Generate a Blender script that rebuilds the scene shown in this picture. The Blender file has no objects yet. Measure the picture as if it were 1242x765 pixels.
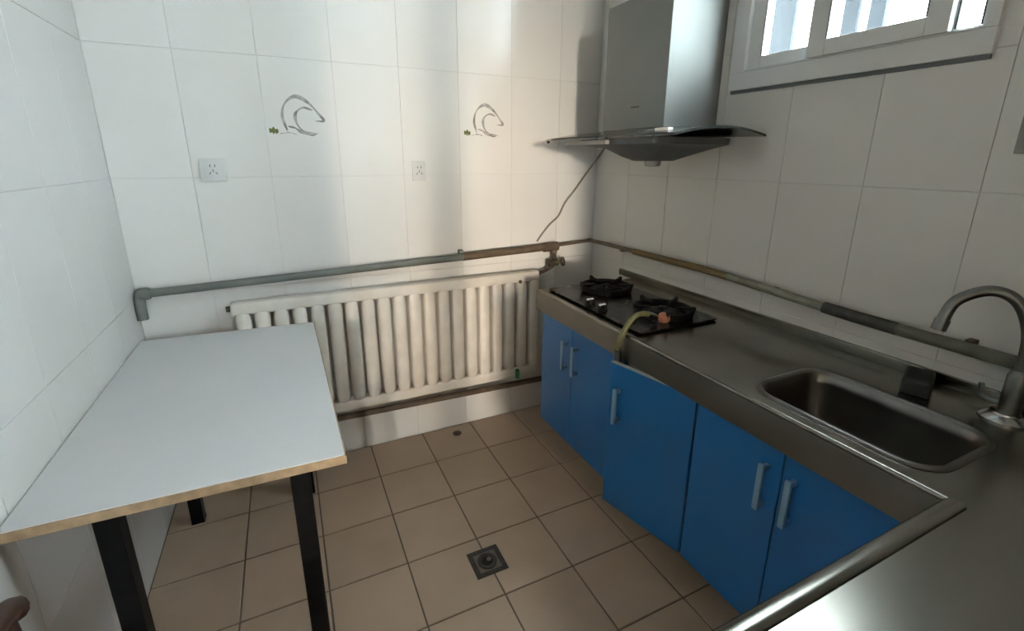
import bpy, bmesh, math, random
from mathutils import Vector, Matrix
random.seed(7)
scene = bpy.context.scene
COL = scene.collection
PI = math.pi
V = Vector

# ------------------------------------------------------------------ camera
IMG_W, IMG_H = 1242, 765
F_PX, YAW, PITCH, ROLL = 571.57, 0.4469, -0.27245, 0.0042
CAM = V((0.5677, -2.2340, 1.4318))
SHX, SHY = 1.536, -30.837
fwd = V((math.sin(YAW) * math.cos(PITCH), math.cos(YAW) * math.cos(PITCH), math.sin(PITCH)))
rgt = V((math.cos(YAW), -math.sin(YAW), 0))
upv = rgt.cross(fwd)
r2 = rgt * math.cos(ROLL) + upv * math.sin(ROLL)
u2 = -rgt * math.sin(ROLL) + upv * math.cos(ROLL)
cd = bpy.data.cameras.new('camera')
cam = bpy.data.objects.new('camera', cd)
COL.objects.link(cam)
cam.matrix_world = Matrix(((r2.x, u2.x, -fwd.x, CAM.x), (r2.y, u2.y, -fwd.y, CAM.y),
                           (r2.z, u2.z, -fwd.z, CAM.z), (0, 0, 0, 1)))
cd.sensor_width = 36.0
cd.sensor_fit = 'HORIZONTAL'
cd.lens = 36.0 * F_PX / IMG_W
cd.shift_x = -SHX / IMG_W
cd.shift_y = SHY / IMG_W
cd.clip_start = 0.02
scene.camera = cam

# ------------------------------------------------------------------ light
SKY_STRENGTH = 38.0
SKY_COLOR = (0.80, 0.93, 1.0, 1)
SUN_STRENGTH = 2.2
SUN_COLOR = (1.0, 0.82, 0.62)
SUN_ANGLE = 4.5
SUN_DIR = V((0.28, 1.0, -0.036))
EXPOSURE = 0.15

w = bpy.data.worlds.new('sky')
scene.world = w
w.use_nodes = True
bg = w.node_tree.nodes['Background']
bg.inputs[0].default_value = SKY_COLOR
bg.inputs[1].default_value = SKY_STRENGTH
sl = bpy.data.lights.new('sun', 'SUN')
sl.energy = SUN_STRENGTH
sl.color = SUN_COLOR
sl.angle = math.radians(SUN_ANGLE)
sun = bpy.data.objects.new('sun', sl)
COL.objects.link(sun)
sun.location = (-1.0, -6.0, 3.0)
sun.rotation_euler = SUN_DIR.to_track_quat('-Z', 'Y').to_euler()
scene.view_settings.view_transform = 'Standard'
scene.view_settings.look = 'None'
scene.view_settings.exposure = EXPOSURE
scene.view_settings.gamma = 1.0
scene.view_settings.use_curve_mapping = False

# ------------------------------------------------------------------ materials
MATS = {}
def mat(name, color, rough=0.5, metal=0.0, spec=0.5, noise=None, scale=20.0, bump=0.0, bscale=60.0,
        coat=0.0, stretch=(1, 1, 1), trans=0.0, ior=1.45, rnoise=0.0, objvar=0.0, detail=4.0):
    """Principled material; noise = second colour mixed in by a noise texture in object space."""
    m = bpy.data.materials.new(name)
    m.use_nodes = True
    nt = m.node_tree
    N, L = nt.nodes, nt.links
    b = N['Principled BSDF']
    b.inputs['Roughness'].default_value = rough
    b.inputs['Metallic'].default_value = metal
    b.inputs['Specular IOR Level'].default_value = spec
    b.inputs['Coat Weight'].default_value = coat
    b.inputs['Transmission Weight'].default_value = trans
    b.inputs['IOR'].default_value = ior
    b.inputs['Base Color'].default_value = (*color, 1)
    geo = N.new('ShaderNodeNewGeometry')
    mp = N.new('ShaderNodeMapping')
    mp.inputs['Scale'].default_value = stretch
    L.new(geo.outputs['Position'], mp.inputs['Vector'])
    last = None
    if noise is not None:
        t = N.new('ShaderNodeTexNoise')
        t.inputs['Scale'].default_value = scale
        t.inputs['Detail'].default_value = detail
        L.new(mp.outputs[0], t.inputs['Vector'])
        r = N.new('ShaderNodeValToRGB')
        r.color_ramp.elements[0].position = 0.35
        r.color_ramp.elements[1].position = 0.70
        r.color_ramp.elements[0].color = (*color, 1)
        r.color_ramp.elements[1].color = (*noise, 1)
        L.new(t.outputs['Fac'], r.inputs[0])
        last = r.outputs[0]
        if rnoise:
            mr = N.new('ShaderNodeMapRange')
            mr.inputs['To Min'].default_value = max(0.02, rough - rnoise)
            mr.inputs['To Max'].default_value = rough + rnoise
            L.new(t.outputs['Fac'], mr.inputs['Value'])
            L.new(mr.outputs[0], b.inputs['Roughness'])
    if objvar:
        oi = N.new('ShaderNodeObjectInfo')
        mr2 = N.new('ShaderNodeMapRange')
        mr2.inputs['To Min'].default_value = 1 - objvar
        mr2.inputs['To Max'].default_value = 1 + objvar
        L.new(oi.outputs['Random'], mr2.inputs['Value'])
        hsv = N.new('ShaderNodeHueSaturation')
        hsv.inputs['Color'].default_value = (*color, 1)
        if last is not None:
            L.new(last, hsv.inputs['Color'])
        L.new(mr2.outputs[0], hsv.inputs['Value'])
        last = hsv.outputs[0]
    if last is not None:
        L.new(last, b.inputs['Base Color'])
    if bump:
        t2 = N.new('ShaderNodeTexNoise')
        t2.inputs['Scale'].default_value = bscale
        t2.inputs['Detail'].default_value = 3
        L.new(mp.outputs[0], t2.inputs['Vector'])
        bp = N.new('ShaderNodeBump')
        bp.inputs['Strength'].default_value = bump
        bp.inputs['Distance'].default_value = 0.002
        L.new(t2.outputs['Fac'], bp.inputs['Height'])
        L.new(bp.outputs[0], b.inputs['Normal'])
    MATS[name] = m
    return m

mat('wall_tile', (0.74, 0.735, 0.715), rough=0.17, spec=0.35, noise=(0.70, 0.69, 0.665), scale=2.2, objvar=0.015, bump=0.05, bscale=9)
mat('wall_grout', (0.66, 0.65, 0.63), rough=0.9)
mat('floor_tile', (0.50, 0.375, 0.275), rough=0.38, noise=(0.45, 0.335, 0.245), scale=5, objvar=0.05, bump=0.08, bscale=30)
mat('floor_grout', (0.15, 0.115, 0.095), rough=0.9)
mat('plaster', (0.55, 0.53, 0.49), rough=0.85, noise=(0.52, 0.50, 0.46), scale=4)
mat('added_hall_paint', (0.72, 0.62, 0.48), rough=0.85, noise=(0.68, 0.58, 0.45), scale=3)  # warm tone for the added hall, to bounce warm fill into the kitchen
mat('ground', (0.32, 0.31, 0.29), rough=0.9, noise=(0.26, 0.25, 0.24), scale=0.6)
mat('pvc', (0.80, 0.82, 0.83), rough=0.35, noise=(0.76, 0.78, 0.79), scale=6)
mat('grille_paint', (0.056, 0.062, 0.068), rough=0.9, spec=0.05, noise=(0.05, 0.055, 0.061), scale=8)
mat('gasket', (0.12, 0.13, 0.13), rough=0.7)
def thin_glass(name):
    m = bpy.data.materials.new(name); m.use_nodes = True
    nt = m.node_tree; N, L = nt.nodes, nt.links
    N.remove(N['Principled BSDF'])
    tr = N.new('ShaderNodeBsdfTransparent'); tr.inputs[0].default_value = (0.97, 0.985, 0.98, 1)
    gl = N.new('ShaderNodeBsdfGlossy'); gl.inputs['Roughness'].default_value = 0.02
    mx = N.new('ShaderNodeMixShader')
    mx.inputs[0].default_value = 0.035; L.new(tr.outputs[0], mx.inputs[1]); L.new(gl.outputs[0], mx.inputs[2])
    L.new(mx.outputs[0], N['Material Output'].inputs[0])
    MATS[name] = m
thin_glass('glass')
mat('laminate', (0.79, 0.80, 0.81), rough=0.28, noise=(0.75, 0.76, 0.78), scale=3)
mat('particle_board', (0.46, 0.325, 0.20), rough=0.7, noise=(0.34, 0.24, 0.145), scale=45)
mat('black_steel', (0.004, 0.004, 0.0045), rough=0.5, spec=0.15, noise=(0.007, 0.007, 0.0075), scale=30)
mat('radiator_paint', (0.74, 0.70, 0.64), rough=0.42, noise=(0.66, 0.62, 0.56), scale=14)
mat('pipe_grey', (0.105, 0.115, 0.105), rough=0.55, noise=(0.16, 0.17, 0.155), scale=16, stretch=(0.4, 1, 1))
mat('pipe_brown', (0.085, 0.062, 0.042), rough=0.6, noise=(0.14, 0.10, 0.065), scale=20)
mat('pipe_rust', (0.16, 0.10, 0.032), rough=0.6, noise=(0.12, 0.09, 0.045), scale=25)
mat('pipe_olive', (0.15, 0.145, 0.10), rough=0.55, noise=(0.22, 0.21, 0.16), scale=25)
mat('pipe_murky', (0.07, 0.07, 0.05), rough=0.55, noise=(0.11, 0.105, 0.075), scale=25)
mat('drain_plate', (0.13, 0.115, 0.095), rough=0.5, noise=(0.09, 0.08, 0.065), scale=60)
mat('pipe_wrap', (0.035, 0.034, 0.03), rough=0.7, noise=(0.06, 0.055, 0.045), scale=40)
mat('brass', (0.10, 0.075, 0.045), rough=0.5, metal=0.6, noise=(0.05, 0.038, 0.025), scale=40)
mat('red_plastic', (0.25, 0.07, 0.04), rough=0.45, noise=(0.18, 0.05, 0.03), scale=40)
mat('green_plastic', (0.03, 0.22, 0.12), rough=0.5, noise=(0.02, 0.16, 0.09), scale=40)
mat('blue_door', (0.012, 0.125, 0.315), rough=0.30, noise=(0.011, 0.115, 0.295), scale=5)
mat('door_edge', (0.50, 0.52, 0.52), rough=0.5, noise=(0.42, 0.43, 0.42), scale=30)
mat('carcass', (0.30, 0.27, 0.22), rough=0.7, noise=(0.25, 0.22, 0.18), scale=10)
mat('plinth', (0.30, 0.22, 0.13), rough=0.7, noise=(0.20, 0.15, 0.09), scale=9)
mat('handle_metal', (0.24, 0.40, 0.54), rough=0.35, metal=0.35, noise=(0.21, 0.36, 0.49), scale=30)
mat('steel', (0.24, 0.23, 0.20), rough=0.24, metal=1.0, noise=(0.20, 0.19, 0.165), scale=6, detail=1.5)
mat('lip_steel', (0.19, 0.185, 0.165), rough=0.36, metal=1.0, noise=(0.16, 0.155, 0.135), scale=6, detail=1.5)
mat('sink_steel', (0.17, 0.16, 0.145), rough=0.28, metal=1.0, noise=(0.13, 0.12, 0.11), scale=9, detail=1.5)
mat('chrome', (0.55, 0.55, 0.54), rough=0.22, metal=1.0, noise=(0.45, 0.45, 0.43), scale=30)
mat('dull_chrome', (0.16, 0.165, 0.155), rough=0.35, metal=1.0, noise=(0.12, 0.12, 0.115), scale=30)
mat('hood_steel', (0.28, 0.285, 0.275), rough=0.7, metal=0.8, noise=(0.26, 0.265, 0.255), scale=6)
mat('smoked_glass', (0.030, 0.036, 0.036), rough=0.10, spec=0.6, noise=(0.04, 0.045, 0.042), scale=8)
mat('hood_dark', (0.045, 0.05, 0.052), rough=0.40, noise=(0.06, 0.06, 0.058), scale=12)
mat('hood_grey', (0.30, 0.29, 0.27), rough=0.5, noise=(0.24, 0.23, 0.21), scale=12)
mat('white_plastic', (0.76, 0.76, 0.74), rough=0.35, noise=(0.72, 0.72, 0.70), scale=12)
mat('socket_plastic', (0.62, 0.63, 0.62), rough=0.35, noise=(0.57, 0.58, 0.57), scale=12)
mat('socket_dark', (0.10, 0.10, 0.10), rough=0.6)
mat('hob_glass', (0.008, 0.0075, 0.007), rough=0.25, spec=0.3, noise=(0.02, 0.018, 0.016), scale=14, rnoise=0.12)
mat('cast_iron', (0.006, 0.006, 0.0055), rough=0.6, spec=0.2, noise=(0.01, 0.009, 0.008), scale=60)
mat('hose', (0.125, 0.12, 0.045), rough=0.5, noise=(0.09, 0.085, 0.035), scale=60)
mat('orange', (0.42, 0.16, 0.09), rough=0.5, noise=(0.30, 0.10, 0.06), scale=60)
mat('cable', (0.24, 0.22, 0.20), rough=0.6, noise=(0.28, 0.26, 0.24), scale=40)
mat('print_dark', (0.17, 0.165, 0.155), rough=0.3, noise=(0.52, 0.51, 0.49), scale=30)
mat('print_green', (0.12, 0.15, 0.03), rough=0.4, noise=(0.07, 0.07, 0.02), scale=60)
mat('drain_dark', (0.022, 0.018, 0.015), rough=0.6, noise=(0.04, 0.033, 0.027), scale=60)
mat('drain_hole', (0.006, 0.005, 0.005), rough=0.9)
mat('chair_wood', (0.042, 0.019, 0.012), rough=0.5, noise=(0.028, 0.012, 0.008), scale=18, stretch=(1, 1, 6))
mat('chair_panel', (0.42, 0.36, 0.28), rough=0.6, noise=(0.36, 0.30, 0.23), scale=25)
mat('dark_pad', (0.014, 0.014, 0.013), rough=0.9, noise=(0.025, 0.025, 0.022), scale=80, bump=0.5, bscale=200)

# ------------------------------------------------------------------ mesh helpers
def box(bm, lo, hi, bevel=0.0, seg=2, M=None):
    vs = [bm.verts.new((x, y, z)) for x in (lo[0], hi[0]) for y in (lo[1], hi[1]) for z in (lo[2], hi[2])]
    F = [(0, 1, 3, 2), (4, 6, 7, 5), (0, 4, 5, 1), (2, 3, 7, 6), (0, 2, 6, 4), (1, 5, 7, 3)]
    fs = [bm.faces.new([vs[i] for i in f]) for f in F]
    if bevel > 0:
        es = list({e for f in fs for e in f.edges})
        r = bmesh.ops.bevel(bm, geom=es, offset=bevel, segments=seg, affect='EDGES', profile=0.6)
        vs = list({v for f in r['faces'] for v in f.verts} | {v for v in vs if v.is_valid})
    if M is not None:
        bmesh.ops.transform(bm, matrix=M, verts=[v for v in vs if v.is_valid])
    return vs

def catmull(pts, n=8):
    pts = [V(p) for p in pts]
    if len(pts) < 3:
        return pts
    P = [pts[0] * 2 - pts[1]] + pts + [pts[-1] * 2 - pts[-2]]
    out = []
    for i in range(1, len(P) - 2):
        for k in range(n):
            t = k / n
            a, b, c, d = P[i - 1], P[i], P[i + 1], P[i + 2]
            out.append(0.5 * ((2 * b) + (c - a) * t + (2 * a - 5 * b + 4 * c - d) * t * t + (3 * b - a - 3 * c + d) * t ** 3))
    out.append(pts[-1])
    return out

def tube(bm, pts, rad, seg=14, caps=True):
    """Round tube along a polyline; rad is a number or one radius per point."""
    pts = [V(p) for p in pts]
    n = len(pts)
    rs = rad if isinstance(rad, (list, tuple)) else [rad] * n
    ref = None
    rings = []
    for i, p in enumerate(pts):
        t = (pts[min(i + 1, n - 1)] - pts[max(i - 1, 0)]).normalized()
        if ref is None:
            ref = t.orthogonal().normalized()
        else:
            ref = (ref - t * ref.dot(t))
            ref = ref.normalized() if ref.length > 1e-6 else t.orthogonal().normalized()
        bi = t.cross(ref)
        rings.append([bm.verts.new(p + (ref * math.cos(2 * PI * k / seg) + bi * math.sin(2 * PI * k / seg)) * rs[i]) for k in range(seg)])
    for a, b in zip(rings, rings[1:]):
        for k in range(seg):
            bm.faces.new((a[k], a[(k + 1) % seg], b[(k + 1) % seg], b[k]))
    if caps:
        bm.faces.new(rings[0][::-1])
        bm.faces.new(rings[-1])

def lathe(bm, profile, center, axis=(0, 0, 1), seg=24):
    """profile: (radius, height) pairs turned around axis at center, closed at both ends."""
    ax = V(axis).normalized()
    e1 = ax.orthogonal().normalized()
    e2 = ax.cross(e1)
    c = V(center)
    rings = []
    for r, h in profile:
        rings.append([bm.verts.new(c + ax * h + (e1 * math.cos(2 * PI * k / seg) + e2 * math.sin(2 * PI * k / seg)) * max(r, 1e-5)) for k in range(seg)])
    for a, b in zip(rings, rings[1:]):
        for k in range(seg):
            bm.faces.new((a[k], a[(k + 1) % seg], b[(k + 1) % seg], b[k]))
    bm.faces.new(rings[0][::-1])
    bm.faces.new(rings[-1])

def prism(bm, poly, vec):
    """Extrude a planar polygon (world points) along vec."""
    vec = V(vec)
    a = [bm.verts.new(p) for p in poly]
    b = [bm.verts.new(V(p) + vec) for p in poly]
    n = len(poly)
    bm.faces.new(a[::-1]); bm.faces.new(b)
    for i in range(n):
        bm.faces.new((a[i], a[(i + 1) % n], b[(i + 1) % n], b[i]))

def loft(bm, loops, cap0=True, cap1=True):
    R = [[bm.verts.new(p) for p in lp] for lp in loops]
    n = len(R[0])
    for a, b in zip(R, R[1:]):
        for k in range(n):
            bm.faces.new((a[k], a[(k + 1) % n], b[(k + 1) % n], b[k]))
    if cap0: bm.faces.new(R[0][::-1])
    if cap1: bm.faces.new(R[-1])

def rrect(cx, cy, hx, hy, r, z, n=6):
    out = []
    for sx, sy, a0 in ((1, 1, 0), (-1, 1, PI / 2), (-1, -1, PI), (1, -1, 1.5 * PI)):
        for k in range(n + 1):
            a = a0 + PI / 2 * k / n
            out.append(V((cx + sx * (hx - r) + r * math.cos(a), cy + sy * (hy - r) + r * math.sin(a), z)))
    return out

def root_of(o):
    while o.parent is not None:
        o = o.parent
    return o

def obj(name, bm, material, parent=None, smooth=False, base=None):
    """Link bm (in world coordinates) as one mesh object, as a part of parent when given."""
    me = bpy.data.meshes.new(name)
    bmesh.ops.recalc_face_normals(bm, faces=bm.faces)
    off = root_of(parent).location.copy() if parent is not None else V(base or (0, 0, 0))
    bmesh.ops.translate(bm, vec=-off, verts=bm.verts)
    bm.to_mesh(me)
    bm.free()
    me.materials.append(MATS[material])
    if smooth:
        for p in me.polygons:
            p.use_smooth = True
        if hasattr(me, 'set_sharp_from_angle'):
            me.set_sharp_from_angle(angle=math.radians(smooth if smooth is not True else 40))
    o = bpy.data.objects.new(name, me)
    COL.objects.link(o)
    if parent is not None:
        o.parent = parent
    else:
        o.location = off
    return o

def B(): return bmesh.new()
def boxobj(name, lo, hi, material, parent=None, bevel=0.0, seg=2, base=None):
    bm = B(); box(bm, lo, hi, bevel, seg)
    return obj(name, bm, material, parent, smooth=(30 if bevel else False), base=base)

def tag(o, label, cat, group=None):
    o['label'] = label
    o['category'] = cat
    if group: o['group'] = group
    return o

def thing(name, label, cat, loc=(0, 0, 0), group=None):
    o = bpy.data.objects.new(name, None)
    o.empty_display_size = 0.05
    COL.objects.link(o)
    o.location = loc
    return tag(o, label, cat, group)

def struct(o):
    o['kind'] = 'structure'
    return o

# ------------------------------------------------------------------ room
RW = 2.143          # right wall
RY = -2.60          # rear wall (behind the camera)
RH = 2.72           # ceiling
T = 0.20            # wall thickness
TD = 0.007          # tile depth
GZ = 0.003          # joint depth below the tile face
TW, TH = 0.2735, 0.4567
ZROWS = [0.0] + [1.3546 + k * TH for k in range(-2, 4)]
ZROWS = [z for z in ZROWS if z < RH] + [RH]

gr = boxobj('ground', (-12, -14, -0.40), (14, 14, -0.32), 'ground'); struct(gr)
wb = struct(boxobj('wall_back', (-T, GZ, -0.3), (RW + T, T, RH), 'wall_grout'))
wl = struct(boxobj('wall_left', (-T, RY - T, -0.3), (-GZ, GZ, RH), 'wall_grout'))
WY0, WY1, WZ0, WZ1 = -1.605, -0.862, 1.69, 2.66      # window opening
bm = B()
for lo, hi in (((RW + GZ, RY - T, -0.3), (RW + 0.12, GZ, WZ0)), ((RW + GZ, RY - T, WZ1), (RW + 0.12, GZ, RH)),
               ((RW + GZ, RY - T, WZ0), (RW + 0.12, WY0, WZ1)), ((RW + GZ, WY1, WZ0), (RW + 0.12, GZ, WZ1))):
    box(bm, lo, hi)
wr = struct(obj('wall_right', bm, 'wall_grout'))
# rear wall: a doorway and a window opening beside it, both behind the camera
DX0, DX1, DZ = 0.03, 0.86, 2.55
QX0, QX1, QZ0 = 0.86, 1.31, 0.90
bm = B()
for lo, hi in (((-GZ, RY - T, -0.3), (DX0, RY, RH)), ((DX0, RY - T, DZ), (QX1, RY, RH)), 
               ((QX0, RY - T, -0.3), (QX1, RY, QZ0)), ((QX1, RY - T, -0.3), (RW + GZ, RY, RH)), ((DX0, RY - T, -0.3), (DX1, RY, 0.0))):
    box(bm, lo, hi)
wrr = struct(obj('wall_rear', bm, 'plaster'))
ce = struct(boxobj('ceiling', (-T, RY - T, RH), (RW + T, T, RH + 0.15), 'plaster'))
fl = struct(boxobj('floor', (-GZ, RY, -0.3), (RW + GZ, GZ, -0.003), 'floor_grout'))

# unseen room added behind the camera; its far window passes sun but little sky
HY0, HY1, HX0, HX1 = -14.0, RY - T, -3.6, 2.3
struct(boxobj('floor_added_hall', (HX0, HY0, -0.3), (HX1, HY1, -0.002), 'floor_tile'))
struct(boxobj('ceiling_added_hall', (HX0 - T, HY0 - T, RH), (HX1 + T, HY1, RH + 0.15), 'added_hall_paint'))
struct(boxobj('wall_added_hall_left', (HX0 - T, HY0 - T, -0.3), (HX0, HY1, RH), 'added_hall_paint'))
RY0, RY1, RZ0, RZ1 = -9.5, -6.0, 0.60, 2.40  # side opening added to brighten the kitchen's left wall and table
bm = B()
for lo, hi in (((HX1, HY0 - T, -0.3), (HX1 + T, RY0, RH)), ((HX1, RY1, -0.3), (HX1 + T, HY1, RH)), ((HX1, RY0, -0.3), (HX1 + T, RY1, RZ0)), ((HX1, RY0, RZ1), (HX1 + T, RY1, RH))):
    box(bm, lo, hi)
struct(obj('wall_added_hall_right', bm, 'added_hall_paint'))
struct(boxobj('wall_added_hall_front', (HX0, HY1, -0.3), (-T, HY1 + 0.15, RH), 'added_hall_paint'))
SX0, SX1, SZ0, SZ1 = -3.05, -1.75, 0.45, 2.62
bm = B()
for lo, hi in (((HX0, HY0 - T, -0.3), (SX0, HY0, RH)), ((SX1, HY0 - T, -0.3), (HX1, HY0, RH)), ((SX0, HY0 - T, -0.3), (SX1, HY0, SZ0)), ((SX0, HY0 - T, SZ1), (SX1, HY0, RH))):
    box(bm, lo, hi)
struct(obj('wall_added_hall_rear', bm, 'added_hall_paint'))
bm = B()
for x in (SX0, SX1 - 0.05):
    box(bm, (x, HY0 - 0.12, SZ0), (x + 0.05, HY0 - 0.06, SZ1), 0.003)
for z in (SZ0, SZ1 - 0.05):
    box(bm, (SX0 + 0.05, HY0 - 0.12, z), (SX1 - 0.05, HY0 - 0.06, z + 0.05), 0.003)
struct(obj('window_added_hall', bm, 'pvc'))

TILE_CACHE = {}
def tile_mesh(w_, h_, g, m, ch):
    key = (round(w_, 4), round(h_, 4), m)
    if key in TILE_CACHE: return TILE_CACHE[key]
    x, y = w_ / 2 - g / 2, h_ / 2 - g / 2
    vs = []
    for z, ins in ((-TD, 0), (-ch, 0), (0, ch)):
        vs += [(-x + ins, -y + ins, z), (x - ins, -y + ins, z), (x - ins, y - ins, z), (-x + ins, y - ins, z)]
    fs = [(3, 2, 1, 0), (8, 9, 10, 11)]
    for a in (0, 4):
        for k in range(4):
            fs.append((a + k, a + (k + 1) % 4, a + 4 + (k + 1) % 4, a + 4 + k))
    me = bpy.data.meshes.new('tile')
    me.from_pydata(vs, [], fs)
    me.materials.append(MATS[m])
    TILE_CACHE[key] = me
    return me

def rects_minus(r, h):
    """rectangle r=(u0,v0,u1,v1) minus hole h -> list of rectangles"""
    if h is None or r[2] <= h[0] or r[0] >= h[2] or r[3] <= h[1] or r[1] >= h[3]:
        return [r]
    out = []
    if r[1] < h[1]: out.append((r[0], r[1], r[2], h[1]))
    if r[3] > h[3]: out.append((r[0], h[3], r[2], r[3]))
    v0, v1 = max(r[1], h[1]), min(r[3], h[3])
    if r[0] < h[0]: out.append((r[0], v0, h[0], v1))
    if r[2] > h[2]: out.append((h[2], v0, r[2], v1))
    return [q for q in out if q[2] - q[0] > 0.008 and q[3] - q[1] > 0.008]

def tile_field(parent, name, us, vs, place, m, g, ch, tilt=0.0005, hole=None):
    for i in range(len(us) - 1):
        for j in range(len(vs) - 1):
            for r in rects_minus((us[i], vs[j], us[i + 1], vs[j + 1]), hole):
                if r[2] - r[0] < 0.008 or r[3] - r[1] < 0.008: continue
                o = bpy.data.objects.new(name, tile_mesh(r[2] - r[0], r[3] - r[1], g, m, ch))
                COL.objects.link(o)
                M = place((r[0] + r[2]) / 2, (r[1] + r[3]) / 2)
                M = M @ Matrix.Rotation(random.uniform(-tilt, tilt), 4, 'X') @ Matrix.Rotation(random.uniform(-tilt, tilt), 4, 'Y')
                o.parent = parent
                o.matrix_world = M

def axes(u, v, n):
    def f(origin):
        return Matrix(((u[0], v[0], n[0], origin[0]), (u[1], v[1], n[1], origin[1]), (u[2], v[2], n[2], origin[2]), (0, 0, 0, 1)))
    return f
A = axes((1, 0, 0), (0, 0, 1), (0, -1, 0))
xs = [0.0] + [0.257 + k * TW for k in range(7)] + [RW]
tile_field(wb, 'wall_tile', xs, ZROWS, lambda a, b: A((a, 0, b)), 'wall_tile', 0.0019, 0.0006)
AL = axes((0, 1, 0), (0, 0, 1), (1, 0, 0))
ys = [RY + 0.0] + [-TW * k for k in range(9, -1, -1)]
tile_field(wl, 'wall_tile', ys, ZROWS, lambda a, b: AL((0, a, b)), 'wall_tile', 0.0019, 0.0006)
AR = axes((0, -1, 0), (0, 0, 1), (-1, 0, 0))
ysr = [0.0] + [0.285 + TW * k for k in range(9)] + [-RY]
tile_field(wr, 'wall_tile', ysr, ZROWS, lambda a, b: AR((RW, -a, b)), 'wall_tile', 0.0019, 0.0006,
           hole=(-WY1, WZ0, -WY0, WZ1))
AF = axes((1, 0, 0), (0, 1, 0), (0, 0, 1))
fx = [0.0165 + 0.27 * k for k in range(0, 8)] + [RW]
fx[0] = 0.0
fy = [RY] + [0.0013 - 0.27 * k for k in range(9, 0, -1)] + [0.0]
tile_field(fl, 'floor_tile', fx, fy, lambda a, b: AF((a, b, 0)), 'floor_tile', 0.0055, 0.0014, 0.0015)

# printed swirl motifs on two wall tiles (thin glazed print on the tile face)
def ribbon(bm, pts, w_, y=-0.0008):
    pts = catmull(pts, 10)
    n = len(pts); L_ = []
    for i, p in enumerate(pts):
        t = (pts[min(i + 1, n - 1)] - pts[max(i - 1, 0)]).normalized()
        nrm = V((-t.z, 0, t.x))
        s = i / (n - 1)
        ww = w_ * (0.35 + 0.65 * math.sin(PI * min(1, max(0, s * 0.9 + 0.08))) ) * (0.8 + 0.3 * math.sin(s * 17))
        L_.append((p + nrm * ww / 2, p - nrm * ww / 2))
    for yy in (y,):
        q = [(bm.verts.new((a.x, yy, a.z)), bm.verts.new((b_.x, yy, b_.z))) for a, b_ in L_]
        for c, d in zip(q, q[1:]):
            bm.faces.new((c[0], c[1], d[1], d[0]))
for cx, cz, s in ((0.665, 1.592, 1.0), (1.492, 1.602, 0.96)):
    bm = B()
    def P(x, z): return V((cx + x * s, 0, cz + z * s))
    ribbon(bm, [P(-.055, -.055), P(-.068, 0), P(-.052, .052), P(-.010, .078), P(.035, .055), P(.070, .015), P(.088, -.012), P(.055, -.014)], 0.015)
    ribbon(bm, [P(.048, .028), P(.012, .036), P(-.018, .012), P(-.016, -.028), P(.010, -.058), P(.050, -.062)], 0.012)
    ribbon(bm, [P(-.050, -.038), P(-.024, -.044), P(-.002, -.060), P(.035, -.070), P(.062, -.062)], 0.011)
    ribbon(bm, [P(-.085, -.068), P(-.05, -.062), P(-.02, -.070)], 0.005)
    obj('printed_swirl', bm, 'print_dark', wb)
    bm = B()
    ribbon(bm, [P(-.122, -.056), P(-.105, -.056), P(-.088, -.060)], 0.028)
    obj('printed_leaf', bm, 'print_green', wb)

# white strip up the back right corner
bm = B()
box(bm, (RW - 0.012, -0.060, 1.54), (RW, -0.036, RH - 0.005), 0.003)
struct(obj('trim_1', bm, 'white_plastic'))

# door frame in the rear wall, behind the camera
bm = B()
for lo, hi in (((DX0, RY - 0.12, 0), (DX0 + 0.04, RY - 0.04, DZ)), ((QX1 - 0.04, RY - 0.12, QZ0), (QX1, RY - 0.04, DZ)),
               ((DX0 + 0.04, RY - 0.12, DZ - 0.05), (QX1 - 0.04, RY - 0.04, DZ)), ((0.50, RY - 0.10, 0), (0.58, RY - 0.06, DZ - 0.05))):  # mullion added to cast the soft dark band on the back wall
    box(bm, lo, hi, 0.003)
struct(obj('door_1', bm, 'pvc'))

# ------------------------------------------------------------------ sliding window in the right wall
win = bpy.data.objects.new('window_1', None)
COL.objects.link(win); win.location = (RW, -1.23, WZ0); struct(win)
def wbox(name, lo, hi, m='pvc', bevel=0.003, parent=None):
    return boxobj(name, lo, hi, m, parent or win, bevel)
x0 = RW - 0.016
cas = wbox('casing_sill', (x0, -1.612, 1.678), (RW + 0.05, -0.852, 1.738))
wbox('casing', (x0, -0.910, 1.738), (RW + 0.05, -0.852, 2.67))
wbox('casing', (x0, -1.612, 1.738), (RW + 0.05, -1.586, 2.67))
wbox('casing', (x0, -1.586, 2.62), (RW + 0.05, -0.910, 2.67))
wbox('gap_shadow', (RW - 0.006, -1.608, 1.667), (RW + 0.002, -0.856, 1.678), 'gasket', 0.0)  # dark strip standing in for the gap shadow under the casing
def sash(y0, y1, z0, z1, xa, xb, st0, st1, rail):
    """y0 > y1: left stile st0 wide, right stile st1 wide"""
    bm = B()
    box(bm, (xa, y0 - st0, z0), (xb, y0, z1), 0.003)
    box(bm, (xa, y1, z0), (xb, y1 + st1, z1), 0.003)
    box(bm, (xa, y1 + st1, z0), (xb, y0 - st0, z0 + rail), 0.003)
    box(bm, (xa, y1 + st1, z1 - rail), (xb, y0 - st0, z1), 0.003)
    s = obj('sash', bm, 'pvc', win, smooth=30)
    xm = (xa + xb) / 2
    g = boxobj('pane', (xm - 0.003, y1 + st1 - 0.004, z0 + rail - 0.004), (xm + 0.003, y0 - st0 + 0.004, z1 - rail + 0.004), 'glass', s)
    bm = B()
    gx = xa - 0.0005
    for lo, hi in (((gx, y0 - st0 - 0.004, z0 + rail), (gx + 0.004, y0 - st0, z1 - rail)),
                   ((gx, y1 + st1, z0 + rail), (gx + 0.004, y1 + st1 + 0.003, z1 - rail))):
        box(bm, lo, hi)
    obj('gasket', bm, 'gasket', s)
    return s
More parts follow.
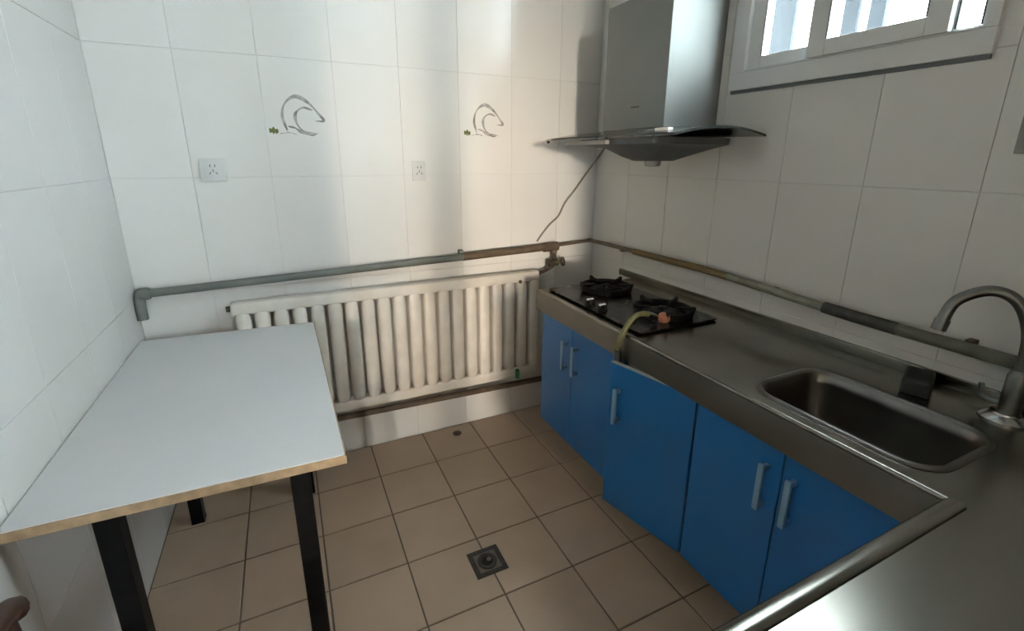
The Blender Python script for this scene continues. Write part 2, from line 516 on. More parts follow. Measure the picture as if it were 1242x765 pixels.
wbox('track', (RW - 0.016, -1.586, 1.738), (RW + 0.055, -0.910, 1.744))
sash(-0.912, -1.205, 1.744, 2.62, RW - 0.002, RW + 0.022, 0.050, 0.050, 0.040)
sash(-1.500, -1.586, 1.738, 2.62, RW - 0.002, RW + 0.022, 0.020, 0.012, 0.012)
sash(-1.150, -1.518, 1.742, 2.62, RW - 0.029, RW - 0.004, 0.056, 0.052, 0.046)
# outside window reveal and burglar bars
BARS = ((-0.763, 0.048), (-1.032, 0.027), (-1.122, 0.026), (-1.55, 0.027))
bars = thing('window_grille', 'vertical flat bars outside the sliding window, seen through its panes', 'window grille', (RW + 0.36, -1.0, 1.60))
for y, h in BARS:
    boxobj('bar', (RW + 0.35, y - h, 1.60), (RW + 0.37, y + h, 2.78), 'grille_paint', bars, 0.003)
for z in (1.60, 2.80):
    boxobj('rail', (RW + 0.345, -1.80, z - 0.02), (RW + 0.375, -0.40, z + 0.02), 'grille_paint', bars, 0.003)
for y in (-0.42, -1.78):
    for z in (1.60, 2.80):
        boxobj('bracket', (RW + 0.12, y - 0.015, z - 0.015), (RW + 0.345, y + 0.015, z + 0.015), 'grille_paint', bars)

# ------------------------------------------------------------------ worktop
CT = 0.840; CX = 1.5785; CB = -0.375; AY = -1.922; AX = 0.955
SKX, SKY_, SHX_, SHY_ = 1.785, -1.672, 0.137, 0.200
ctop = thing('worktop', 'continuous stainless steel L-shaped worktop with pressed-in sink', 'worktop', (1.85, -1.5, 0.75))
bm = B()
outer = [(CX, CB), (RW, CB), (RW, RY), (AX, RY), (AX, AY), (CX, AY)]
vo = [bm.verts.new((x, y, CT)) for x, y in outer]
hole = [bm.verts.new(p) for p in rrect(SKX, SKY_, SHX_, SHY_, 0.065, CT)]
ed = [bm.edges.new((a, b_)) for lp in (vo, hole) for a, b_ in zip(lp, lp[1:] + lp[:1])]
bmesh.ops.triangle_fill(bm, use_beauty=True, use_dissolve=False, edges=ed)
for f in list(bm.faces):
    c = f.calc_center_median()
    if abs(c.x - SKX) < SHX_ - 0.02 and abs(c.y - SKY_) < SHY_ - 0.02 and all(v in hole for v in f.verts):
        bm.faces.remove(f)
top = obj('top_sheet', bm, 'steel', ctop)
md = top.modifiers.new('thickness', 'SOLIDIFY'); md.thickness = 0.003; md.offset = -1
bm = B()
box(bm, (CX, AY, 0.752), (CX + 0.012, CB, CT - 0.003), 0.002)
box(bm, (CX + 0.012, CB - 0.012, 0.752), (RW - 0.002, CB, CT - 0.003), 0.002)
box(bm, (AX, AY - 0.012, 0.752), (CX + 0.012, AY, CT - 0.003), 0.002)
box(bm, (AX, RY + 0.002, 0.752), (AX + 0.012, AY - 0.012, CT - 0.003), 0.002)
obj('front_lip', bm, 'lip_steel', ctop, smooth=30)
bm = B()
tube(bm, [(CX + 0.008, CB, CT), (CX + 0.008, AY - 0.004, CT)], 0.0075, 12)
prism(bm, [(CX + 0.012, AY + y_, CT + z_) for y_, z_ in ((0.0, -0.004), (0.0, 0.003), (-0.004, 0.007), (-0.020, 0.008), (-0.026, 0.006), (-0.030, 0.0005), (-0.030, -0.002))], (AX - CX - 0.012, 0, 0))
obj('rolled_edge', bm, 'steel', ctop, smooth=60)
bm = B()
box(bm, (RW - 0.014, RY, CT), (RW - 0.001, -0.275, 0.872), 0.003)
obj('upstand', bm, 'steel', ctop, smooth=30)
bm = B()
rings = [rrect(SKX, SKY_, SHX_ + 0.017, SHY_ + 0.017, 0.080, CT + 0.0005), rrect(SKX, SKY_, SHX_ + 0.012, SHY_ + 0.012, 0.076, CT + 0.006),
         rrect(SKX, SKY_, SHX_ + 0.004, SHY_ + 0.004, 0.068, CT + 0.006), rrect(SKX, SKY_, SHX_ - 0.003, SHY_ - 0.003, 0.062, CT - 0.002),
         rrect(SKX, SKY_, SHX_ - 0.008, SHY_ - 0.008, 0.060, CT - 0.030), rrect(SKX, SKY_, SHX_ - 0.016, SHY_ - 0.016, 0.056, CT - 0.13),
         rrect(SKX, SKY_, SHX_ - 0.030, SHY_ - 0.030, 0.050, CT - 0.152), rrect(SKX, SKY_, SHX_ - 0.055, SHY_ - 0.055, 0.040, CT - 0.160),
         rrect(SKX, SKY_, 0.030, 0.030, 0.029, CT - 0.164)]
loft(bm, rings, cap0=False, cap1=True)
sink = obj('sink_basin', bm, 'sink_steel', ctop, smooth=50)
bm = B()
lathe(bm, [(0.040, 0), (0.040, 0.003), (0.030, 0.004), (0.026, 0.001), (0.0, 0.001)], (SKX, SKY_, CT - 0.163))
obj('drain', bm, 'chrome', sink, smooth=40)

# ------------------------------------------------------------------ base cabinets
DXF = 1.608; DZ0, DZ1 = 0.180, 0.748
def handle(parent, c, M=None, h=0.135):
    """vertical bar pull: c = (y, z) of its middle on the door face"""
    y, z = c
    bm = B()
    box(bm, (DXF - 0.030, y - 0.0085, z - h / 2), (DXF - 0.020, y + 0.0085, z + h / 2), 0.004, 3)
    for s in (-1, 1):
        box(bm, (DXF - 0.022, y - 0.006, z + s * (h / 2 - 0.012) - 0.006), (DXF + 0.001, y + 0.006, z + s * (h / 2 - 0.012) + 0.006), 0.001)
    if M is not None: bmesh.ops.transform(bm, matrix=M, verts=bm.verts)
    return obj('handle', bm, 'handle_metal', parent, smooth=30)
def door(parent, ya, yb, hy, hz, M=None, z0=DZ0, z1=DZ1):
    bm = B(); box(bm, (DXF, yb + 0.0015, z0), (DXF + 0.018, ya - 0.0015, z1), 0.0015, 1)
    if M is not None: bmesh.ops.transform(bm, matrix=M, verts=bm.verts)
    d = obj('door', bm, 'blue_door', parent)
    bm = B(); box(bm, (DXF + 0.0005, yb + 0.002, z1 - 0.0015), (DXF + 0.0175, ya - 0.002, z1 + 0.0012))
    if M is not None: bmesh.ops.transform(bm, matrix=M, verts=bm.verts)
    obj('edge_band', bm, 'door_edge', d)
    handle(d, (hy, hz), M)
    return d
def carcass(parent, ya, yb, front=True):
    bm = B()
    xb, t = RW - 0.012, 0.016
    xf = DXF + 0.019
    for lo, hi in (((xf, yb, DZ0), (xb, yb + t, 0.75)), ((xf, ya - t, DZ0), (xb, ya, 0.75)), ((xf, yb + t, DZ0), (xb, ya - t, DZ0 + t)),
                   ((xb - 0.006, yb + t, DZ0 + t), (xb, ya - t, 0.75)), ((xf, yb + t, 0.70), (xf + 0.016, ya - t, 0.75)),
                   ((xf + 0.03, yb + t, 0.44), (xb - 0.006, ya - t, 0.455))):
        box(bm, lo, hi)
    obj('body', bm, 'carcass', parent)
    boxobj('plinth', (1.80, yb + 0.001, 0.001), (1.815, ya - 0.001, DZ0), 'plinth', parent)
c1 = thing('base_cabinet', 'blue double-door base cabinet under the gas hob, nearest the radiator', 'cabinet', (1.85, -0.69, 0))
carcass(c1, -0.385, -0.995)
door(c1, -0.385, -0.650, -0.610, 0.605)
door(c1, -0.650, -0.995, -0.690, 0.605)
c2 = thing('base_cabinet', 'narrow blue base cabinet with its single door hanging ajar', 'cabinet', (1.85, -1.165, 0))
carcass(c2, -0.996, -1.334)
hinge = V((DXF + 0.009, -1.334, 0))
M2 = Matrix.Translation(hinge) @ Matrix.Rotation(math.radians(13.0), 4, 'Z') @ Matrix.Rotation(math.radians(0.15), 4, 'X') @ Matrix.Translation(-hinge)
door(c2, -0.998, -1.329, -1.045, 0.600, M2)
c3 = thing('base_cabinet', 'blue double-door base cabinet under the sink', 'cabinet', (1.85, -1.62, 0))
carcass(c3, -1.336, -1.900)
door(c3, -1.336, -1.616, -1.577, 0.622)
door(c3, -1.616, -1.898, -1.650, 0.622)
# cabinet under the short arm of the worktop (faces the back wall)
c4 = thing('base_cabinet', 'blue base cabinet under the short arm of the worktop near the camera', 'cabinet', (1.28, -2.27, 0))
bm = B()
for lo, hi in (((0.975, RY + 0.01, DZ0), (0.991, -1.972, 0.75)), ((1.584, RY + 0.01, DZ0), (1.600, -1.972, 0.75)), ((0.991, RY + 0.01, DZ0), (1.584, -1.972, 0.196)),
               ((0.991, RY + 0.01, 0.196), (1.584, RY + 0.016, 0.75))):
    box(bm, lo, hi)
obj('body', bm, 'carcass', c4)
boxobj('plinth', (0.98, -2.08, 0.001), (1.60, -2.065, DZ0), 'plinth', c4)
for xa, xb, hx in ((0.975, 1.287, 1.25), (1.289, 1.600, 1.325)):
    d = boxobj('door', (xa, -1.970, DZ0), (xb, -1.952, DZ1), 'blue_door', c4, 0.0015, 1)
    bm = B(); box(bm, (hx - 0.0085, -1.932, 0.55), (hx + 0.0085, -1.922, 0.685), 0.004, 3)
    for z in (0.562, 0.673): box(bm, (hx - 0.006, -1.953, z - 0.006), (hx + 0.006, -1.930, z + 0.006))
    obj('handle', bm, 'handle_metal', d, smooth=30)

# ------------------------------------------------------------------ radiator
RX0, RX1 = 0.315, 1.757
rad = thing('radiator', 'cream painted steel column radiator on the back wall', 'radiator', ((RX0 + RX1) / 2, -0.09, 0.262))
bm = B(); box(bm, (RX0, -0.080, 0.800), (RX1, -0.026, 0.853), 0.010, 3)
tr = obj('top_rail', bm, 'radiator_paint', rad, smooth=40)
bm = B(); box(bm, (RX0, -0.080, 0.262), (RX1, -0.026, 0.318), 0.010, 3)
obj('bottom_rail', bm, 'radiator_paint', rad, smooth=40)
pitch = 0.0722
nf = 20
for i in range(nf):
    xc = RX1 - 0.030 - i * pitch
    if xc - 0.030 < RX0: break
    bm = B()
    loops = []
    # flattened column with a rounded front that narrows into the rails
    for z, hw, yf in ((0.292, 0.018, -0.066), (0.318, 0.025, -0.084), (0.340, 0.0290, -0.089), (0.780, 0.0290, -0.089), (0.800, 0.025, -0.084), (0.825, 0.018, -0.066)):
        lp = []
        yb_ = -0.034
        for k in range(9):
            a = PI * k / 8
            lp.append(V((xc - hw * math.cos(a), yf + 0.014 - 0.014 * math.sin(a), z)))
        lp += [V((xc + hw, yb_, z)), V((xc - hw, yb_, z))]
        loops.append(lp)
    loft(bm, loops)
    obj('column', bm, 'radiator_paint', rad, smooth=50)
for x in (0.62, 1.45):
    boxobj('bracket', (x - 0.012, -0.030, 0.80), (x + 0.012, -0.0005, 0.84), 'radiator_paint', rad)
    boxobj('bracket', (x - 0.012, -0.030, 0.28), (x + 0.012, -0.0005, 0.32), 'radiator_paint', rad)
bm = B(); lathe(bm, [(0.012, 0), (0.012, 0.012), (0.008, 0.016), (0, 0.016)], (RX0 - 0.016, -0.053, 0.826), (1, 0, 0), 16)
obj('end_plug', bm, 'pipe_brown', rad, smooth=40)
bm = B(); lathe(bm, [(0.009, 0), (0.009, 0.008), (0.006, 0.012), (0, 0.012)], (1.640, -0.080, 0.806), (0, -1, 0), 16)
obj('vent_screw', bm, 'pipe_brown', rad, smooth=40)
bm = B(); box(bm, (1.615, -0.098, 0.255), (1.632, -0.078, 0.308), 0.003)
obj('drain_tag', bm, 'green_plastic', rad, smooth=30)

# ------------------------------------------------------------------ pipes
up = thing('heating_pipe', 'thick grey heating pipe running above the radiator', 'pipe', (1.0, -0.04, 0.92))
bm = B(); tube(bm, [(0.028, -0.040, 0.921), (0.75, -0.040, 0.941), (1.36, -0.040, 0.957)], [0.0165, 0.0165, 0.0175], 18)
obj('pipe', bm, 'pipe_grey', up, smooth=40)
bm = B(); tube(bm, [(1.34, -0.040, 0.9565), (1.80, -0.040, 0.970)], [0.0195, 0.0195], 18)
obj('rusted_pipe', bm, 'pipe_brown', up, smooth=40)
bm = B(); tube(bm, [(1.80, -0.040, 0.968), (1.885, -0.040, 0.9705)], 0.0245, 18)
tube(bm, [(1.862, -0.040, 0.968), (1.862, -0.044, 0.935)], 0.018, 14)
obj('tee_fitting', bm, 'pipe_brown', up, smooth=40)
bm = B(); tube(bm, [(1.885, -0.040, 0.976), (2.105, -0.040, 0.988)], 0.0085, 12)
obj('thin_pipe', bm, 'pipe_brown', up, smooth=40)
bm = B()
tube(bm, [(1.7575, -0.053, 0.832), (1.80, -0.055, 0.842), (1.845, -0.075, 0.872), (1.850, -0.066, 0.888)], 0.009, 10)
tube(bm, [(1.862, -0.044, 0.940), (1.858, -0.058, 0.885), (1.850, -0.066, 0.875)], 0.014, 12)
lathe(bm, [(0.014, -0.032), (0.020, -0.028), (0.020, 0.022), (0.014, 0.028)], (1.848, -0.066, 0.886), (1, 0, 0.05), 16)
vlv = obj('valve', bm, 'brass', up, smooth=40)
bm = B()
lathe(bm, [(0.007, 0.0), (0.007, 0.026), (0.024, 0.028), (0.027, 0.034), (0.024, 0.041), (0.005, 0.043)], (1.868, -0.066, 0.887), (1, -0.25, 0.1), 18)
obj('valve_handle', bm, 'brass', vlv, smooth=40)
bm = B(); tube(bm, catmull([(0.045, -0.040, 0.921), (0.026, -0.040, 0.918), (0.018, -0.041, 0.895), (0.018, -0.045, 0.82)], 6), 0.019, 16)
obj('elbow', bm, 'pipe_grey', up, smooth=50)
bm = B()
lathe(bm, [(0.021, -0.02), (0.024, -0.012), (0.024, 0.012), (0.021, 0.02)], (0.036, -0.040, 0.921), (1, 0, 0.03), 16)
obj('collar', bm, 'pipe_grey', up, smooth=40)
bm = B()
box(bm, (1.325, -0.036, 0.968), (1.345, -0.0005, 0.990), 0.002)
obj('pipe_clip', bm, 'pipe_grey', up)

lp = thing('return_pipe', 'brown return pipe running low along the wall beneath the radiator', 'pipe', (1.1, -0.045, 0.2))
bm = B(); tube(bm, [(0.06, -0.046, 0.228), (0.75, -0.046, 0.219), (1.80, -0.046, 0.198), (2.08, -0.046, 0.193)], 0.0155, 16)
obj('pipe', bm, 'pipe_brown', lp, smooth=40)
for x in (0.5, 1.2, 1.95):
    boxobj('pipe_clip', (x - 0.01, -0.034, 0.19), (x + 0.01, -0.0005, 0.205), 'pipe_brown', lp)

rp = thing('gas_pipe', 'weathered pipe running along the right wall above the worktop', 'pipe', (2.11, -1.0, 0.96))
def rpt(y, z): return (RW - 0.036, y, z)
bm = B(); tube(bm, catmull([(RW - 0.05, -0.033, 0.986), rpt(-0.06, 0.987), rpt(-0.43, 0.990)], 5), 0.0105, 12)
obj('thin_pipe', bm, 'pipe_brown', rp, smooth=50)
bm = B(); tube(bm, [rpt(-0.41, 0.988), rpt(-0.84, 0.991), rpt(-0.98, 0.987)], 0.0150, 16)
obj('rusty_pipe', bm, 'pipe_rust', rp, smooth=50)
bm = B(); tube(bm, [rpt(-0.97, 0.988), rpt(-1.36, 0.970)], 0.0150, 16)
obj('olive_pipe', bm, 'pipe_olive', rp, smooth=50)
bm = B(); tube(bm, [rpt(-1.355, 0.971), rpt(-1.45, 0.968), rpt(-1.565, 0.966)], 0.0185, 16)
obj('wrapped_joint', bm, 'pipe_wrap', rp, smooth=50)
bm = B(); tube(bm, [rpt(-1.56, 0.966), rpt(-1.85, 0.964), rpt(-2.3, 0.962)], 0.0175, 16)
obj('murky_pipe', bm, 'pipe_murky', rp, smooth=50)
for y in (-0.30, -1.16, -1.72):
    boxobj('pipe_clip', (RW - 0.030, y - 0.009, 0.968), (RW - 0.0005, y + 0.009, 0.986), 'pipe_brown', rp)

# ------------------------------------------------------------------ range hood
hood = thing('range_hood', 'steel range hood with dark curved glass canopy on the right wall', 'range hood', (2.0, -0.61, 1.42))
boxobj('chimney', (1.872, -0.800, 1.548), (RW - 0.001, -0.420, 2.030), 'hood_steel', hood, 0.003)
bm = B(); box(bm, (1.871, -0.655, 1.628), (1.873, -0.605, 1.634))
obj('badge', bm, 'hood_dark', hood)
bm = B()
tube(bm, [(2.0, -0.61, 2.03), (2.0, -0.61, 2.25), (2.03, -0.61, 2.40), (RW, -0.61, 2.45)], 0.07, 20)
obj('duct', bm, 'hood_grey', hood, smooth=50)
def gz(x):   # arched canopy section
    t = (x - 1.68) / (2.135 - 1.68)
    return 1.513 + 0.034 * math.sin(PI * min(1, t * 0.86 + 0.05)) - 0.003
bm = B()
NX, NY = 14, 20
def gpt(i, j, dz):
    x = 1.68 + (2.135 - 1.68) * i / NX
    yy = -1.035 + (1.035 - 0.195) * j / NY
    c = abs(yy + 0.615) / 0.42
    xf = 1.68 + 0.03 * max(0, c - 0.75) ** 2 / 0.0625 * (1 - i / NX)
    return V((x + (xf - 1.68), yy, gz(x) + dz - 0.006 * c ** 3))
T_ = [[bm.verts.new(gpt(i, j, 0.004)) for j in range(NY + 1)] for i in range(NX + 1)]
U_ = [[bm.verts.new(gpt(i, j, -0.004)) for j in range(NY + 1)] for i in range(NX + 1)]
for i in range(NX):
    for j in range(NY):
        bm.faces.new((T_[i][j], T_[i + 1][j], T_[i + 1][j + 1], T_[i][j + 1]))
        bm.faces.new((U_[i][j], U_[i][j + 1], U_[i + 1][j + 1], U_[i + 1][j]))
for i in range(NX):
    for j in (0, NY):
        bm.faces.new((T_[i][j], U_[i][j], U_[i + 1][j], T_[i + 1][j]))
for j in range(NY):
    for i in (0, NX):
        bm.faces.new((T_[i][j], T_[i][j + 1], U_[i][j + 1], U_[i][j]))
can = obj('glass_canopy', bm, 'smoked_glass', hood, smooth=40)
bm = B(); tube(bm, [(1.700, -0.200, 1.503), (1.703, -0.235, 1.507)], 0.009, 10)
obj('edge_clip', bm, 'chrome', can, smooth=50)
bm = B()
def rr(x0_, x1_, y0_, y1_, z): return rrect((x0_ + x1_) / 2, (y0_ + y1_) / 2, (x1_ - x0_) / 2, (y1_ - y0_) / 2, 0.03, z, 4)
loft(bm, [rr(1.745, 2.135, -0.90, -0.42, 1.508), rr(1.75, 2.135, -0.895, -0.425, 1.484), rr(1.80, 2.12, -0.85, -0.52, 1.474), rr(1.83, 2.00, -0.815, -0.60, 1.440), rr(1.85, 1.97, -0.78, -0.65, 1.424)])
obj('body', bm, 'hood_dark', hood, smooth=40)
boxobj('corner_glint', (1.725, -0.985, 1.508), (1.748, -0.920, 1.533), 'white_plastic', hood, 0.003)  # white box standing in for the glint on the canopy's front corner
boxobj('light_strip', (1.715, -0.66, 1.486), (1.735, -0.36, 1.503), 'hood_grey', hood, 0.003)
boxobj('button_panel', (1.722, -0.920, 1.506), (1.745, -0.870, 1.528), 'hood_grey', hood, 0.003)
bm = B(); lathe(bm, [(0.022, 0.0), (0.030, 0.003), (0.032, 0.016), (0.032, 0.022)], (1.91, -0.715, 1.403), (0, 0, 1), 20)
obj('oil_cup', bm, 'hood_grey', hood, smooth=40)
bm = B()
tube(bm, catmull([(2.132, -0.10, 1.50), (2.125, -0.012, 1.415), (2.06, -0.008, 1.335), (2.00, -0.008, 1.262), (1.945, -0.008, 1.20), (1.905, -0.008, 1.13), (1.85, -0.008, 1.085), (1.80, -0.008, 1.03), (1.775, -0.010, 1.0)], 8), 0.0052, 10)
tag(obj('power_cord', bm, 'cable', smooth=50), 'thin grey cord hanging across the back wall from the range hood', 'cord')

# ------------------------------------------------------------------ gas hob
HZ = CT + 0.0105
hob = thing('gas_hob', 'black two-burner glass gas hob set on the worktop', 'hob', (1.815, -0.72, CT))
bm = B(); loft(bm, [rrect(1.815, -0.72, 0.178, 0.313, 0.012, CT + 0.0005, 4), rrect(1.815, -0.72, 0.188, 0.322, 0.014, CT + 0.006, 4), rrect(1.815, -0.72, 0.188, 0.322, 0.014, HZ, 4)])
obj('glass_top', bm, 'hob_glass', hob, smooth=30)
for cx, cy in ((1.855, -0.535), (1.850, -0.905)):
    bm = B(); lathe(bm, [(0.075, 0), (0.078, 0.004), (0.070, 0.008), (0.05, 0.008), (0.048, 0.015), (0.03, 0.019), (0.0, 0.020)], (cx, cy, HZ), seg=28)
    br = obj('burner', bm, 'cast_iron', hob, smooth=40)
    bm = B(); lathe(bm, [(0.020, 0), (0.022, 0.006), (0.016, 0.009), (0, 0.009)], (cx, cy, HZ + 0.0195), seg=20)
    obj('burner_cap', bm, 'cast_iron', br, smooth=40)
    bm = B()
    R0 = 0.105
    tube(bm, [(cx + R0 * math.cos(2 * PI * k / 32), cy + R0 * math.sin(2 * PI * k / 32), HZ + 0.020) for k in range(33)], 0.006, 8, caps=False)
    sk = [[bm.verts.new((cx + r_ * math.cos(2 * PI * k / 32), cy + r_ * math.sin(2 * PI * k / 32), HZ + z_)) for k in range(32)] for r_, z_ in ((0.098, 0.0002), (0.104, 0.0002), (0.112, 0.027), (0.106, 0.027))]
    for a_, b_ in zip(sk, sk[1:] + sk[:1]):
        for k in range(32):
            bm.faces.new((a_[k], a_[(k + 1) % 32], b_[(k + 1) % 32], b_[k]))
    for k in range(5):
        a = 2 * PI * k / 5 + 0.35
        c_, s_ = math.cos(a), math.sin(a)
        tv = V((-s_, c_, 0)) * 0.005
        poly = [V((cx + c_ * r_, cy + s_ * r_, z_)) - tv for r_, z_ in ((0.050, HZ + 0.026), (0.055, HZ + 0.035), (0.095, HZ + 0.037), (0.118, HZ + 0.044), (0.124, HZ + 0.040), (0.114, HZ), (0.104, HZ), (0.098, HZ + 0.028))]
        prism(bm, poly, tv * 2)
    obj('pan_support', bm, 'cast_iron', hob, smooth=40)
for y in (-0.690, -0.775):
    bm = B(); lathe(bm, [(0.021, 0), (0.021, 0.004), (0.017, 0.006), (0.015, 0.022), (0.0, 0.023)], (1.662, y, HZ), seg=20)
    k_ = obj('knob', bm, 'cast_iron', hob, smooth=40)
    boxobj('glint_pointer', (1.646, y - 0.005, HZ + 0.020), (1.674, y + 0.005, HZ + 0.027), 'white_plastic', k_, 0.001)  # pointer made wide and white to stand in for the knob's glint

# gas hose and cap
gh = thing('gas_hose', 'yellowish rubber gas hose arching from the hob over the worktop edge', 'hose', (1.60, -1.02, CT))
bm = B()
tube(bm, catmull([(1.735, -0.985, 0.882), (1.690, -0.990, 0.897), (1.640, -1.002, 0.902), (1.595, -1.018, 0.886), (1.567, -1.022, 0.848), (1.558, -1.012, 0.80), (1.566, -1.010, 0.745), (1.60, -1.02, 0.70)], 8), 0.0095, 12)
obj('rubber_hose', bm, 'hose', gh, smooth=50)
bm = B(); tube(bm, [(1.755, -0.982, 0.872), (1.725, -0.986, 0.886), (1.705, -0.988, 0.893)], [0.008, 0.0105, 0.0105], 12)
obj('metal_ferrule', bm, 'chrome', gh, smooth=50)
bm = B(); tube(bm, [(1.558, -1.014, 0.790), (1.5635, -1.011, 0.752)], 0.0135, 14)
obj('hose_clamp', bm, 'dull_chrome', gh, smooth=50)
bm = B()
lathe(bm, [(0.016, 0), (0.021, 0.006), (0.023, 0.016), (0.020, 0.027), (0.012, 0.034), (0.0, 0.036)], (1.785, -0.985, HZ + 0.0003), seg=24)
tag(obj('cap', bm, 'orange', smooth=50, base=(1.785, -0.985, HZ)), 'small rounded orange cap at the end of the gas hose on the hob', 'cap')

# ------------------------------------------------------------------ faucet and pad
fa = thing('faucet', 'dull steel gooseneck faucet behind the sink', 'faucet', (2.052, -1.842, CT))
bm = B(); lathe(bm, [(0.046, 0), (0.046, 0.004), (0.036, 0.012), (0.028, 0.016), (0.027, 0.020)], (2.050, -1.838, CT + 0.0003), seg=28)
obj('base_flange', bm, 'chrome', fa, smooth=40)
bm = B(); lathe(bm, [(0.021, 0.012), (0.021, 0.11), (0.018, 0.12), (0.0145, 0.125)], (2.054, -1.842, CT), seg=24)
obj('body', bm, 'dull_chrome', fa, smooth=40)
bm = B()
neck = catmull([(2.054, -1.842, 0.955), (2.054, -1.838, 1.04), (2.050, -1.818, 1.102), (2.040, -1.790, 1.134), (2.020, -1.755, 1.138), (1.990, -1.719, 1.109), (1.975, -1.709, 1.065), (1.970, -1.706, 1.037)], 8)
tube(bm, neck, 0.0128, 16)
obj('spout', bm, 'dull_chrome', fa, smooth=50)
bm = B(); tube(bm, [(1.9745, -1.7085, 1.060), (1.970, -1.706, 1.034)], 0.0155, 16)
obj('aerator', bm, 'dull_chrome', fa, smooth=50)
bm = B(); tube(bm, [(2.054, -1.835, 0.875), (2.060, -1.800, 0.872), (2.063, -1.783, 0.878), (2.064, -1.780, 0.905)], [0.010, 0.008, 0.006, 0.006], 12)
obj('lever', bm, 'dull_chrome', fa, smooth=50)
bm = B()
box(bm, (-0.055, -0.032, 0), (0.055, 0.032, 0.045), 0.010, 3, Matrix.Translation((2.035, -1.668, CT + 0.0004)) @ Matrix.Rotation(0.35, 4, 'Z'))
tag(obj('scouring_pad', bm, 'dark_pad', smooth=40, base=(2.035, -1.668, CT)), 'black scouring pad lying between the sink and the right wall', 'pad')

# ------------------------------------------------------------------ sockets
def socket(name, label, xc, zc, wd, ht, group=None, kind=2):
    s = thing(name, label, 'socket', (xc, 0, zc))
    boxobj('plate', (xc - wd / 2, -0.010, zc - ht / 2), (xc + wd / 2, -0.0002, zc + ht / 2), 'socket_plastic', s, 0.003)
    boxobj('insert', (xc - wd * 0.32, -0.0122, zc - ht * 0.36), (xc + wd * 0.32, -0.009, zc + ht * 0.36), 'socket_plastic', s, 0.001)
    bm = B()
    for dx, dz, a in ((-0.008, 0.016, 0), (0.008, 0.016, 0), (-0.011, -0.012, 0.6), (0.011, -0.012, -0.6), (0, -0.002, 0)):
        box(bm, (-0.0016, -0.0127, -0.005), (0.0016, -0.0115, 0.005), 0, 1, Matrix.Translation((xc + dx, 0, zc + dz)) @ Matrix.Rotation(a, 4, 'Y'))
    obj('slot', bm, 'socket_dark', s)
    return s
socket('wall_socket', 'white wall socket on the back wall near the left corner, above the table', 0.328, 1.383, 0.088, 0.088)
socket('wall_socket', 'small white wall socket midway along the back wall, between the two swirl prints', 1.147, 1.374, 0.062, 0.090)
s3 = thing('wall_socket', 'grey wall socket on the right wall beside the window, at the right edge', 'socket', (RW, -1.74, 1.49))
boxobj('plate', (RW - 0.012, -1.783, 1.447), (RW - 0.0002, -1.697, 1.533), 'hood_grey', s3, 0.003)
boxobj('insert', (RW - 0.015, -1.768, 1.460), (RW - 0.011, -1.712, 1.520), 'hood_grey', s3, 0.001)

# ------------------------------------------------------------------ floor drains
dr = thing('floor_drain', 'square dark metal floor drain in the middle of the tiled floor', 'floor drain', (1.092, -0.928, 0))
bm = B()
h = 0.060
for lo, hi in (((-h, -h, 0.0002), (h, -h + 0.018, 0.0035)), ((-h, h - 0.018, 0.0002), (h, h, 0.0035)), ((-h, -h + 0.018, 0.0002), (-h + 0.018, h - 0.018, 0.0035)), ((h - 0.018, -h + 0.018, 0.0002), (h, h - 0.018, 0.0035))):
    box(bm, (lo[0] + 1.092, lo[1] - 0.928, lo[2]), (hi[0] + 1.092, hi[1] - 0.928, hi[2]), 0.0008, 1)
obj('frame', bm, 'drain_dark', dr)
boxobj('plate', (1.092 - 0.043, -0.928 - 0.043, 0.0001), (1.092 + 0.043, -0.928 + 0.043, 0.0022), 'drain_plate', dr)
bm = B(); lathe(bm, [(0.036, 0), (0.036, 0.003), (0.030, 0.0045), (0.026, 0.002), (0.0, 0.002)], (1.092, -0.928, 0.0021), seg=28)
obj('cover_ring', bm, 'drain_dark', dr, smooth=40)
bm = B(); lathe(bm, [(0.021, 0), (0.021, 0.0006), (0, 0.0006)], (1.092, -0.928, 0.0040), seg=24)
obj('hole', bm, 'drain_hole', dr)
bm = B(); lathe(bm, [(0.009, 0), (0.009, 0.002), (0, 0.0025)], (1.100, -0.924, 0.0045), seg=14)
obj('screw', bm, 'drain_plate', dr, smooth=40)
bm = B(); lathe(bm, [(0.023, 0), (0.023, 0.002), (0.018, 0.004), (0, 0.0045)], (1.268, -0.080, 0.0002), seg=24)
tag(obj('floor_plug', bm, 'pipe_brown', smooth=40, base=(1.268, -0.08, 0)), 'small round brown floor plug close to the back wall', 'floor plug')

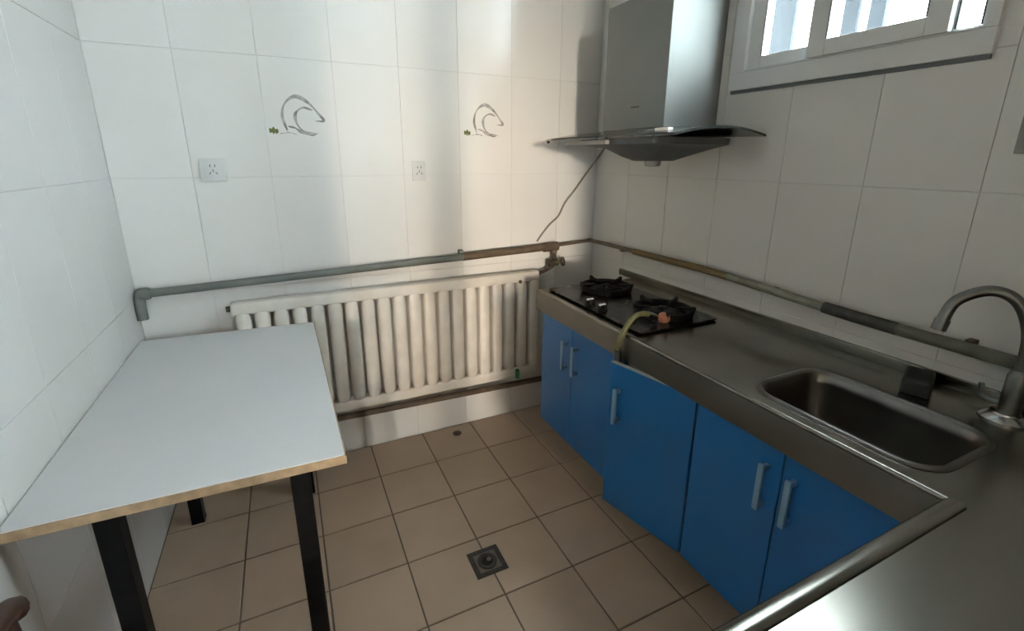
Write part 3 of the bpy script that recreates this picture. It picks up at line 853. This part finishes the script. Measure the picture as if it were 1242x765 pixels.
# ------------------------------------------------------------------ table
TZ = 0.7455
tb = thing('table', 'plain table with white laminate top and square black steel legs', 'table', (0.31, -0.63, 0))
bm = B()
Q = [(0.004, -0.076), (0.620, -0.121), (0.629, -1.172), (0.004, -1.152)]
prism(bm, [(x, y, TZ - 0.024) for x, y in Q], (0, 0, 0.024))
tt = obj('tabletop', bm, 'laminate', tb)
bm = B()
prism(bm, [(0.006, -1.1525, TZ - 0.0235), (0.6285, -1.1725, TZ - 0.0235), (0.6285, -1.1755, TZ - 0.0235), (0.006, -1.1555, TZ - 0.0235)], (0, 0, 0.021))
prism(bm, [(0.6205, -0.119, TZ - 0.0235), (0.6235, -0.119, TZ - 0.0235), (0.6325, -1.1755, TZ - 0.0235), (0.6285, -1.1755, TZ - 0.0235)], (0, 0, 0.021))
obj('edge_band', bm, 'particle_board', tt)
for x, y in ((0.150, -1.100), (0.526, -1.105), (0.105, -0.235), (0.522, -0.240)):
    lg = boxobj('leg', (x - 0.022, y - 0.022, 0.004), (x + 0.022, y + 0.022, TZ - 0.024), 'black_steel', tb, 0.002, 1)
    boxobj('foot_cap', (x - 0.023, y - 0.023, 0.0005), (x + 0.023, y + 0.023, 0.012), 'black_steel', lg, 0.002, 1)

# ------------------------------------------------------------------ chair at the left edge
ch = thing('chair', 'dark reddish wooden chair against the left wall, cut off by the lower left corner', 'chair', (0.26, -1.57, 0))
bx = 0.095
def post(y, z0, z1, x=bx):
    bm = B(); tube(bm, [(x + 0.03, y, z0), (x + 0.03, y, 0.43), (x + 0.005, y, 0.60), (x, y, z1)], [0.016, 0.018, 0.016, 0.014], 12); return bm
for y in (-1.375, -1.755):
    obj('rear_leg', post(y, 0.0005, 0.735), 'chair_wood', ch, smooth=50)
    bm = B(); tube(bm, [(0.47, y, 0.0005), (0.46, y, 0.42)], [0.014, 0.019], 12)
    obj('front_leg', bm, 'chair_wood', ch, smooth=50)
    bm = B(); tube(bm, [(bx + 0.03, y, 0.20), (0.465, y, 0.20)], 0.009, 10)
    obj('stretcher', bm, 'chair_wood', ch, smooth=50)
bm = B(); tube(bm, catmull([(bx + 0.004, -1.345, 0.722), (bx - 0.004, -1.38, 0.735), (bx - 0.025, -1.565, 0.745), (bx - 0.004, -1.75, 0.735), (bx + 0.004, -1.785, 0.722)], 6), 0.019, 12)
obj('top_rail', bm, 'chair_wood', ch, smooth=50)
bm = B(); box(bm, (bx + 0.004, -1.74, 0.50), (bx + 0.014, -1.39, 0.69), 0.003)
obj('back_panel', bm, 'chair_panel', ch, smooth=30)
bm = B(); loft(bm, [rrect(0.30, -1.565, 0.195, 0.205, 0.03, 0.420, 4), rrect(0.30, -1.565, 0.205, 0.215, 0.04, 0.432, 4), rrect(0.30, -1.565, 0.200, 0.210, 0.04, 0.448, 4)])
obj('seat', bm, 'chair_wood', ch, smooth=40)
